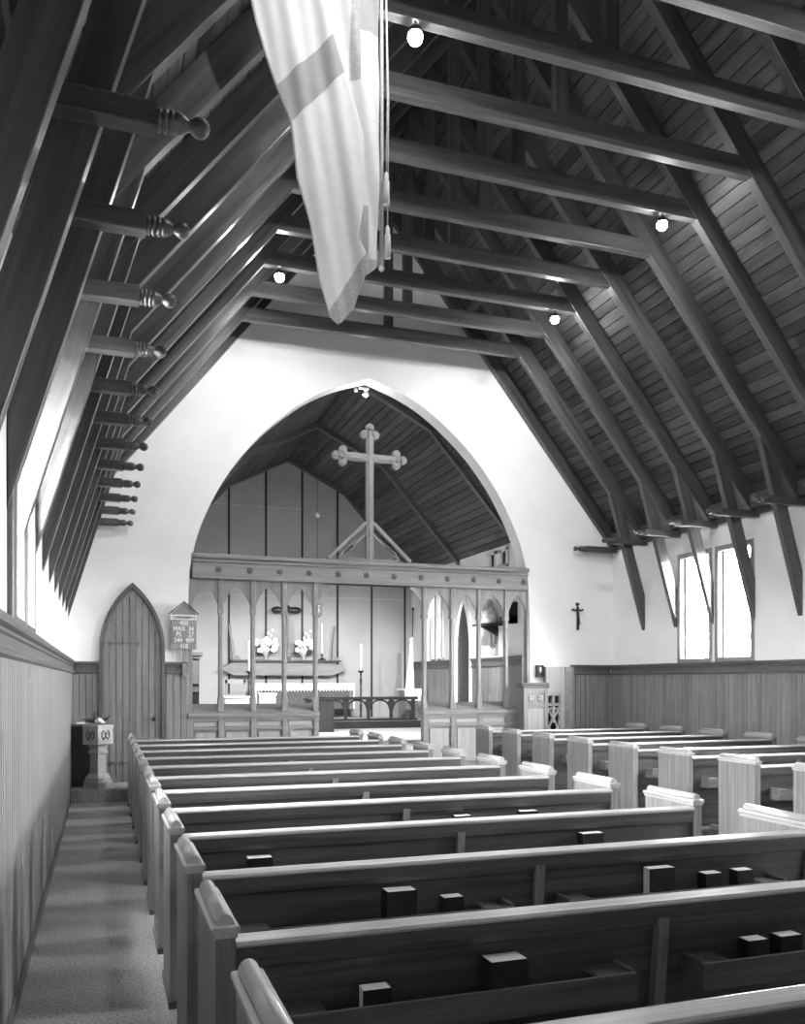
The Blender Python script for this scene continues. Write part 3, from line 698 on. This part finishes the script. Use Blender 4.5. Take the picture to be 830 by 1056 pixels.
# ------------------------------------------------------------------ panelled pulpit and pierced screen at the right of the arch
py0,py1=12.76,12.925
t=thing('pulpit',(6.72,12.9,0),'panelled oak pulpit box with a dark moulded top, right of the screen','pulpit')
m=MB().box(6.50,6.95,py0,py1,0,1.50,2); 
for x in (6.535,6.915): m.box(x-.032,x+.032,py0-.024,py0-.0005,.001,1.499,2)
m.box(6.50,6.95,py0-.02,py0,1.16,1.22,0); m.box(6.50,6.95,py0-.02,py0,1.40,1.48,0); m.box(6.50,6.95,py0-.02,py0,0,.1,0); wpart(m,'pulpit_body','screen',t)
wpart(MB().box(6.58,6.87,py0-.012,py0,.12,1.14,2),'panel','screenp',t)
m=MB()
for x in (6.64,6.81):
    for a in range(4): m.ball((x+.03*math.cos(a*1.571+.785),py0-.01,1.31+.03*math.sin(a*1.571+.785)),.03,8,5,(1,.5,1))
wpart(m,'carved_rosettes','screenp',t)
wpart(MB().box(6.45,6.942,py0-.06,py1,1.52,1.57,0,bev=.012).box(6.47,6.96,py0-.035,py1,1.48,1.52,0,bev=.01),'cap_moulding','rail',t)
t=thing('pierced_screen',(7.1,12.9,0),'pierced wooden grille with wheel tracery below a plain board beside the pulpit','screen')
yA,yB=12.86,12.93
m=MB().box(6.98,7.335,yA+.01,CW-.03,1.40,1.83,2).box(7.28,7.335,yA+.01,CW-.03,0,1.40,2); wpart(m,'plain_board','screenp',t)
wpart(MB().box(6.97,7.26,12.95,12.965,0,1.4,2),'dark_backing','black',t)
m=MB()
for x in (6.974,7.115,7.255): m.box(x-.022,x+.022,yA,yB,0 if x!=7.115 else .9,1.38,2)
for z in (.02,.72,1.20,1.37): m.box(6.953,7.27,yA,yB,z-.02,z+.025,0)
for (a,b) in (((6.99,.74),(7.10,.96)),((7.24,.74),(7.13,.96)),((6.99,1.18),(7.10,.98)),((7.24,1.18),(7.13,.98))): m.bar((a[0],yA+.02,a[1]),(b[0],yA+.02,b[1]),.03,.03)
m.tube([(7.115+.12*math.cos(a*.5236),yA+.02,.96+.2*math.sin(a*.5236)) for a in range(13)],.016,6)
m.tube([(7.115+.12*math.cos(a*.5236),yA+.02,.40+.2*math.sin(a*.5236)) for a in range(13)],.016,6)
wpart(m,'wheel_tracery','screenp',t)
m=MB().box(7.34,7.50,yA,CW-.03,0,1.83,2)
for z0,z1 in ((.1,1.12),(1.2,1.36),(1.46,1.52),(1.6,1.76)): m.box(7.375,7.465,yA-.012,yA,z0,z1,2)
wpart(m,'pilaster','screen',t)
t=thing('wall_bracket',(6.9,12.98,1.72),'small black metal bracket on the white wall right of the arch','bracket')
wpart(MB().box(6.85,6.89,12.93,12.999,1.70,1.86).box(6.93,6.97,12.93,12.999,1.70,1.86).box(6.85,6.97,12.93,12.999,1.66,1.72).prism([(6.89,1.86),(6.91,1.72),(6.87,1.72)],1,12.94,12.99,2),'bracket_arms','black',t)
wpart(MB().lathe([(0,.035),(.05,.04),(.1,.03)],(6.91,12.965,1.73),2,10),'glass_cup','white',t)

# ------------------------------------------------------------------ hymn board
t=thing('hymn_board',(1.12,12.95,2.05),'wooden hymn board with a peaked top and white numbers left of the arch','sign')
hx0,hx1,hy=.935,1.285,12.90
m=MB().prism([(hx0,2.06),(hx1,2.06),(hx1,2.56),((hx0+hx1)/2,2.73),(hx0,2.56)],1,hy,hy+.03,0)
for i in range(6): z=2.06+.083*i; m.box(hx0,hx1,hy-.012,hy,z-.004,z+.004,0)
wpart(m,'board_panel','board',t)
m=MB(); hc=(hx0+hx1)/2
m.bar((hc,hy-.005,2.745),(hx0-.03,hy-.005,2.565),.05,.014); m.bar((hc,hy-.005,2.745),(hx1+.03,hy-.005,2.565),.05,.014); wpart(m,'peaked_hood','dark',t)
wpart(MB().box(1.09,1.16,hy+.03,12.965,1.66,2.3,2),'back_post','screen',t)
wpart(MB().box(hx0-.02,hx1,hy-.012,hy,2.475,2.555,0),'title_card','white',t)
def text(s,x,z,size,mat,parent,name='numbers',y=hy-.012,sx=1):
    c=D.curves.new(name,'FONT'); c.body=s; c.size=size; c.align_x='CENTER'; c.align_y='CENTER'; c.extrude=.002; c.offset=.0022 if mat=='white' else 0
    c.materials.append(M[mat]); o=D.objects.new(name,c); COL.objects.link(o); o.rotation_euler=(math.pi/2,0,0); o.scale=(sx,1,1)
    bpy.context.view_layer.update(); me=D.meshes.new_from_object(o.evaluated_get(bpy.context.evaluated_depsgraph_get())); D.objects.remove(o); D.curves.remove(c)
    if not me.materials: me.materials.append(M[mat])
    o=D.objects.new(name,me); COL.objects.link(o); o.rotation_euler=(math.pi/2,0,0); o.scale=(sx,1,1)
    o.parent=parent; o.location=Vector((x,y,z))-root_loc(parent); return o
text('COMMUNION 12',hc-.005,2.515,.058,'black',t,'title_lettering',hy-.016,.72)
for s_,z,dx in (('450',2.434,0),('MAX',2.350,-.065),('34',2.350,.10),('PS',2.268,-.075),('27',2.268,.10),('544',2.185,-.08),('409',2.185,.08),('418',2.102,0)):
    text(s_,hc+dx,z,.098,'white',t,'hymn_numbers',hy-.008,.8)
# wall crucifix
t=thing('crucifix',(7.64,12.97,2.72),'small dark crucifix on the white wall right of the chancel arch','crucifix')
x,y=7.64,12.985
wpart(MB().box(x-.012,x+.012,y-.01,y+.01,2.46,2.92,2).box(x-.11,x+.11,y-.01,y+.01,2.79,2.815,0).box(x-.03,x+.03,y-.014,y+.008,2.885,2.925),'cross','dark',t)
m=MB(); m.tube([(x-.012,y-.03,2.80),(x-.002,y-.035,2.72),(x+.006,y-.035,2.66),(x+.012,y-.04,2.58),(x+.002,y-.03,2.52),(x+.006,y-.03,2.47)],[.018,.022,.018,.018,.013,.012],8)
for s in (-1,1): m.tube([(x-.008,y-.03,2.79),(x+s*.05,y-.025,2.79),(x+s*.10,y-.02,2.82)],[.012,.010,.010],6)
m.ball((x-.006,y-.035,2.83),.020); wpart(m,'corpus','metal',t)

# ------------------------------------------------------------------ font, cabinet behind it
t=thing('baptismal_font',(-.06,12.30,.16),'square carved stone baptismal font set cornerwise beside the pointed door','font')
fx,fy=-.06,12.30
wpart(MB().lathe([(0,.185),(.09,.185),(.11,.17),(.14,.165),(.19,.125),(.21,.12)],(fx,fy,.16),2,4,smooth=False),'base','stone',t)
wpart(MB().lathe([(.21,.105),(.46,.10),(.47,.125),(.50,.125),(.52,.105),(.56,.12),(.60,.15)],(fx,fy,.16),2,4,smooth=False),'pedestal','stone',t)
bw=wpart(MB().lathe([(.585,.185),(.60,.20),(.615,.19),(.81,.19),(.825,.20),(.85,.195)],(fx,fy,.16),2,4,smooth=False),'bowl','stone',t)
for a in range(4):
    m=MB()
    an=a*math.pi/2+math.pi/4; cx_,cy_=fx+.136*math.cos(an),fy+.136*math.sin(an); tx,ty=-math.sin(an),math.cos(an)
    for s in (-1,1):
        m.tube([(cx_+tx*v*1.2,cy_+ty*v*1.2,z) for v,z in ((s*.05,.90),(s*.06,.86),(s*.03,.82),(0,.86),(-s*.01,.90),(-s*.04,.94),(-s*.06,.91),(-s*.04,.88))],.009,6)
    m.tube([(cx_+tx*v,cy_+ty*v,z) for v,z in ((-.05,.81),(0,.875),(.05,.94))],.009,6)
    wpart(m,'carved_relief','frontal',bw)
t=thing('font_flowers',(-.02,12.33,1.01),'white flower and dark leaves lying on top of the font','flowers')
m=MB(); m2=MB(); rnd=random.Random(4)
for i in range(7):
    a=i*.9; m.ball((fx+.02+.04*math.cos(a),12.33+.04*math.sin(a),1.05+.012*(i%3)),.034,8,5,(1,1,.8))
for i in range(12):
    a=rnd.uniform(0,3.14); L=rnd.uniform(.12,.26); p=Vector((fx+.02,12.33,1.03)); q=p+Vector((L*math.cos(a),rnd.uniform(-.08,.08),.02+L*.7*math.sin(a)))
    s_=(q-p).cross(Vector((0,1,0))).normalized()*.02; mm=(p+q)/2
    m2.add([p,mm+s_,q,mm-s_,mm+Vector((0,-.012,0))],[(0,1,4),(1,2,4),(2,3,4),(3,0,4),(0,3,2,1)],0)
wpart(m,'blossom','petal',t); wpart(m2,'leaves','leaf',t)
t=thing('black_cabinet',(-.25,12.7,.16),'low black cabinet in the corner behind the font','cabinet')
wpart(MB().box(LW+.04,-.12,12.54,12.9,.16,.98,2),'cabinet_body','dark',t); wpart(MB().box(LW+.035,-.10,12.51,12.92,.98,1.01,0),'cabinet_top','rail',t)
t=MB().box(-.34,-.24,12.6,12.75,1.011,1.03,0).box(-.35,-.22,12.59,12.76,1.011,1.016,0)
tag(t.build('paper_stack','white'),'white papers lying on the black corner cabinet','paper')

# ------------------------------------------------------------------ pews
def make_pew(width,nracks):
    """origin: left outer face, back plane, floor; the seat faces +y"""
    r=thing('pew',(0,0,0),None,'pew'); et=.058; W=width; Hh=.862; dp=.49
    def P(mb,name,mat,par=r,bevel=0):
        o=mb.build(name,mat,bevel=bevel); o.parent=par; return o
    for x0,s in ((0,-1),(W-et,1)):
        e=P(MB().box(x0,x0+et,0,dp,.0,Hh,2),'end_panel','pewend')
        m=MB().box(x0-.012,x0+et+.012,-.012,dp+.012,Hh,Hh+.02,1,bev=.005); m.box(x0-.006,x0+et+.006,-.006,dp+.006,Hh-.014,Hh,1)
        n=8; pr=[(x0+et/2+.027*math.cos(math.pi*i/n),Hh+.02+.034*math.sin(math.pi*i/n)) for i in range(n+1)]
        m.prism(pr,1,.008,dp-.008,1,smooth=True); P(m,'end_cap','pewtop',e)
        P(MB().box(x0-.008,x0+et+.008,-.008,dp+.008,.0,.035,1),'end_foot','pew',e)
    P(MB().prism([(.012,.80),(.036,.80),(.125,.12),(.100,.12)],0,et,W-et,0),'back','pew')
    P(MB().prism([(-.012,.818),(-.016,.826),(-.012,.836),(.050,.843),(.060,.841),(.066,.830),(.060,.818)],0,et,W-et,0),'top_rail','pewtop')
    P(MB().prism([(.012,.745),(.002,.752),(-.004,.775),(-.006,.818),(.05,.818),(.05,.795),(.03,.795),(.03,.745)],0,et,W-et,0),'back_moulding','pew')
    P(MB().prism([(.10,.43),(.50,.45),(.505,.44),(.50,.42),(.10,.40)],0,et,W-et,0),'seat','pew')
    for i in range(1,2):
        c=W/2-.02; P(MB().prism([(-.012,.775),(.028,.775),(.115,.13),(.05,.13)],0,c-.022,c+.022,2),'back_brace','pewend')
        P(MB().box(c-.03,c+.03,.14,.46,0,.40,2),'seat_support','pew')
    spans=((.185,W/2-.185),(W/2+.08,W-.27)) if nracks==2 else ((.10,W-.10),)
    for a,b in spans:
        m=MB(); m.box(a,b,-.092,-.078,.535,.628,0); m.box(a,a+.015,-.078,.045,.535,.636,1); m.box(b-.015,b,-.078,.045,.535,.636,1); m.box(a,b,-.08,.05,.530,.542,0)
        for q in (a,b-.13): m.box(q,q+.13,-.078,.035,.612,.624,0)
        P(m,'book_rack','pewrack')
    P(MB().box(.30,W-.30,-.245,-.11,.145,.175,0).box(.32,.36,-.20,.07,.10,.145,1).box(W-.36,W-.32,-.20,.07,.10,.145,1),'kneeler','pew')
    return r
LB0,LBW=.31,3.11; RB0,RBW=5.50,2.78
pL=make_pew(LBW,2); pR=make_pew(RBW,2)
posL=[]
for i in range(-1,12):
    y=2.55+.9*(i-1)+.012; o=pL if i==-1 else copy_tree(pL); o.location=(LB0,y,0); posL.append(y)
    n=11-i
    lab='long oak pew of the left block, '+('the front row nearest the screen' if n==0 else '%s row back from the screen'%ORD[n])
    tag(o,lab,'pew','left block pews')
for j in range(0,10):
    y=11.92-.94*j; o=pR if j==0 else copy_tree(pR); o.location=(RB0,y,0)
    tag(o,'oak pew of the right block by the windows, '+('the front row' if j==0 else '%s row from the front'%ORD[j]),'pew','right block pews')

# ------------------------------------------------------------------ books in the racks
def make_book(w_,h_,d_,open_left=False):
    r=thing('hymn_book',(0,0,0),None,'book')
    m=MB(); m.box(0,w_,0,.003,0,h_,0); m.box(0,w_,d_-.003,d_,0,h_,0); x_=w_-.003 if open_left else 0; m.box(x_,x_+.003,.003,d_-.003,0,h_,2)
    o=m.build('cover','book'); o.parent=r
    o=MB().box(.003,w_-.003,.003,d_-.003,.003,h_+.001,0).build('pages','page'); o.parent=r
    if h_>.14:
        o=MB().box(w_*.38,w_*.40,-.001,.0005,.06,.105,2).box(w_*.34,w_*.44,-.001,.0005,.088,.091,0).build('cross_emblem','metal'); o.parent=r
    return r
bk={}
def book(x,i,w_,ztop,d_,lab,tilt=0,flip=False):
    y=2.55+.9*(i-1)+.012; h_=ztop-.543; d_+=.022; w_*=.86; key=(round(w_,2),round(h_,2),d_)
    o=make_book(w_,h_,d_,flip or tilt>0)
    o.location=(x,y-.076,.543); o.rotation_euler=(0,tilt,0)
    if flip: o.location=(x+w_*0,y-.076,.543); 
    tag(o,lab,'book','black books in the pew racks')
book(.735,1,.105,.672,.035,'thin black book with white page edges, leftmost in the rack of the nearest full pew',0,True)
book(1.155,1,.15,.712,.06,'thick black book with a small cross, left rack of the nearest full pew')
book(2.150,1,.10,.682,.035,'small black book in the right rack of the nearest full pew, left of a pair')
book(2.292,1,.11,.684,.035,'small black book in the right rack of the nearest full pew, right of a pair')
book(1.105,2,.15,.730,.06,'thick black book with a small cross, left rack of the second full pew')
book(1.356,2,.105,.686,.04,'small black book right of the thick one in the second full pew')
book(2.37,2,.16,.735,.035,'tall black book showing white page edges at its left, second full pew',0,True)
book(2.68,2,.11,.690,.04,'small black book in the right rack of the second full pew, middle of three')
book(2.862,2,.11,.692,.04,'small black book in the right rack of the second full pew, rightmost')
book(.675,3,.145,.722,.05,'black book near the left end of the third full pew')
book(1.05,3,.09,.655,.03,'low dark book mostly hidden in the left rack of the third full pew')
book(2.56,3,.155,.735,.045,'black book in the right rack of the third full pew')
book(2.16,4,.125,.722,.04,'dark book with pale page edges in the fourth full pew, left of a pair')
book(2.63,4,.145,.730,.04,'dark book with pale page edges in the fourth full pew, right of a pair')

# ------------------------------------------------------------------ hanging flag
FY=5.12
t=thing('hanging_flag',(1.3,FY,6.5),'large white flag with a grey cross hanging from the roof beams','flag','flags' if False else None)
Lp=[(6.58,.50),(5.697,.783),(5.459,.836),(5.106,.965),(4.905,1.049),(4.591,1.085),(4.326,1.169),(4.011,1.224),(3.78,1.292),(3.74,1.335)]
Mp=[(6.58,.98),(5.805,1.203),(5.481,1.304),(5.281,1.379),(4.937,1.505),(4.515,1.502),(4.289,1.461),(4.188,1.517)]
def at(tab,z):
    if z>=tab[0][0]: return tab[0][1]
    for (za,xa),(zb,xb) in zip(tab,tab[1:]):
        if zb<=z<=za: return xa+(xb-xa)*(za-z)/(za-zb+1e-9)
    return tab[-1][1]
def sheet(ql,qr,rows,cols,y0,amp,name,fm,ph=0,cuts=(),edges=None):
    """cloth between a left edge ql(t) and a right edge qr(t), both functions t->(x,z)"""
    m=MB(); vs=[]; 
    for j in range(rows+1):
        a=ql(j/rows); b=qr(j/rows)
        for i in range(cols+1):
            u=i/cols; x=a[0]+(b[0]-a[0])*u; z=a[1]+(b[1]-a[1])*u
            q=x*13+z*2.2
            y=y0+amp*(.55*math.sin(q*1.9+ph)+.3*math.sin(q*4.3+1+ph)+.15*math.sin(z*5+u*9))
            vs.append((x,y,z))
    b0=len(m.v); 
    for j in range(rows):
        for i in range(cols):
            u=(i+.5)/cols; v=(j+.5)/rows
            m.f.append([j*(cols+1)+i,j*(cols+1)+i+1,(j+1)*(cols+1)+i+1,(j+1)*(cols+1)+i]); m.m.append(fm(u,v,vs[j*(cols+1)+i])); m.sm.append(True)
    for p in vs: m.v.append(Vector(p)); m.g.append(tuple(p))
    o=wpart(m,name,['cloth','clothg','hem'],t); bm=bmesh.new(); bm.from_mesh(o.data)
    for (xa,za),(xb,zb) in cuts:
        bmesh.ops.bisect_plane(bm,geom=bm.verts[:]+bm.edges[:]+bm.faces[:],plane_co=(xa,0,za),plane_no=(zb-za,0,-(xb-xa)),dist=1e-5)
    for f_ in bm.faces:
        c_=f_.calc_center_median(); xl_=at(edges[0],c_.z); xr_=at(edges[1],c_.z); f_.material_index=fm((c_.x-xl_)/(xr_-xl_+1e-6),0,tuple(c_))
    bm.to_mesh(o.data); bm.free(); md=o.modifiers.new('thick','SOLIDIFY'); md.thickness=.004
    return o
zl=lambda t_:6.58-(6.58-3.74)*t_
# right edge of the front panel: fold line, then the slanting bottom hem
def fl(t_): z=zl(t_); return (at(Lp,z),z)
Rb=Mp+[(4.123,1.53),(3.855,1.439),(3.76,1.36)]
def frt(t_):
    z=6.58-(6.58-3.76)*t_; return (at(Rb,z),z)
def ffm(u,v,p):
    x,_,z=p
    if u<.035: return 2
    up=5.106+(5.481-5.106)*(x-.965)/(.339); lo=4.905+(5.281-4.905)*(x-1.049)/.33
    if lo<z<up: return 1
    hb=3.845+(4.20-3.845)*(x-1.30)/.21
    if z<hb: return 2
    return 0
sheet(fl,frt,110,34,FY-.05,.022,'front_cloth',ffm,0,(((.965,5.106),(1.304,5.481)),((1.049,4.905),(1.379,5.281)),((1.30,3.845),(1.51,4.20))),(Lp,Rb))
Rr=[(6.58,1.626),(5.299,1.626),(4.683,1.62),(4.16,1.613),(4.123,1.53)]
def bl(t_): z=6.58-(6.58-4.05)*t_; return (at(Rb,z)-.06,z)
def br(t_): z=6.58-(6.58-4.15)*t_; return (at(Rr,z),z)
def bfm(u,v,p):
    x,_,z=p
    if z>5.62 and x>1.50 : return 1
    if 5.3<z and 1.44<x<1.50: return 2
    if z<4.22: return 2
    if 4.2<z<4.55 and x<1.56: return 1
    return 0
sheet(bl,br,90,26,FY+.03,.035,'rear_cloth',bfm,1.3,(((0,5.62),(1,5.62)),((0,5.3),(1,5.3)),((0,4.22),(1,4.22)),((0,4.55),(1,4.55)),((1.5,0),(1.5,1)),((1.44,0),(1.44,1)),((1.56,0),(1.56,1))),(Rb,Rr))
wpart(MB().tube([(1.642,FY+.03,6.6),(1.642,FY+.03,4.17)],.012,10).ball((1.642,FY+.03,4.17),.02),'flag_staff','rope',t)
for q,(dx,dz) in enumerate(((.012,4.55),(.02,4.22))):
    m=MB().tube([(1.65,FY+.0,6.5),(1.655+dx,FY-.01,5.2),(1.648+dx,FY-.01,dz+.2)],.004,6)
    m.lathe([(0,.006),(.02,.016),(.05,.014),(.06,.02),(.2,.022)],(1.648+dx,FY-.01,dz+.2),2,10,-1); wpart(m,'tassel','rope',t)

# ------------------------------------------------------------------ floodlights fixed behind the screen beam, turned on the altar
for i,x in enumerate((2.2,3.96,5.7)):
    t=thing('floodlight',(x,SY+.34,3.34),'small floodlight behind the screen beam, %s'%('left of the great cross','below the great cross','right of the great cross')[i],'lamp','floodlights behind the screen beam')
    wpart(MB().box(x-.02,x+.02,SY+.18,SY+.30,3.33,3.37,1).lathe([(0,.03),(.05,.05),(.08,.055)],(x,SY+.30,3.34),1,12,1,caps=False),'lamp_housing','metal',t)
    l=D.lights.new('flood_light','SPOT'); l.energy=380; l.spot_size=math.radians(95); l.spot_blend=.5; l.shadow_soft_size=.04
    lo=D.objects.new('flood_light',l); COL.objects.link(lo); lo.parent=t; lo.location=(0,.10,0)
    d=Vector(((3.96-x)*.3,5.0,-4.4)); lo.rotation_euler=d.to_track_quat('-Z','Y').to_euler()
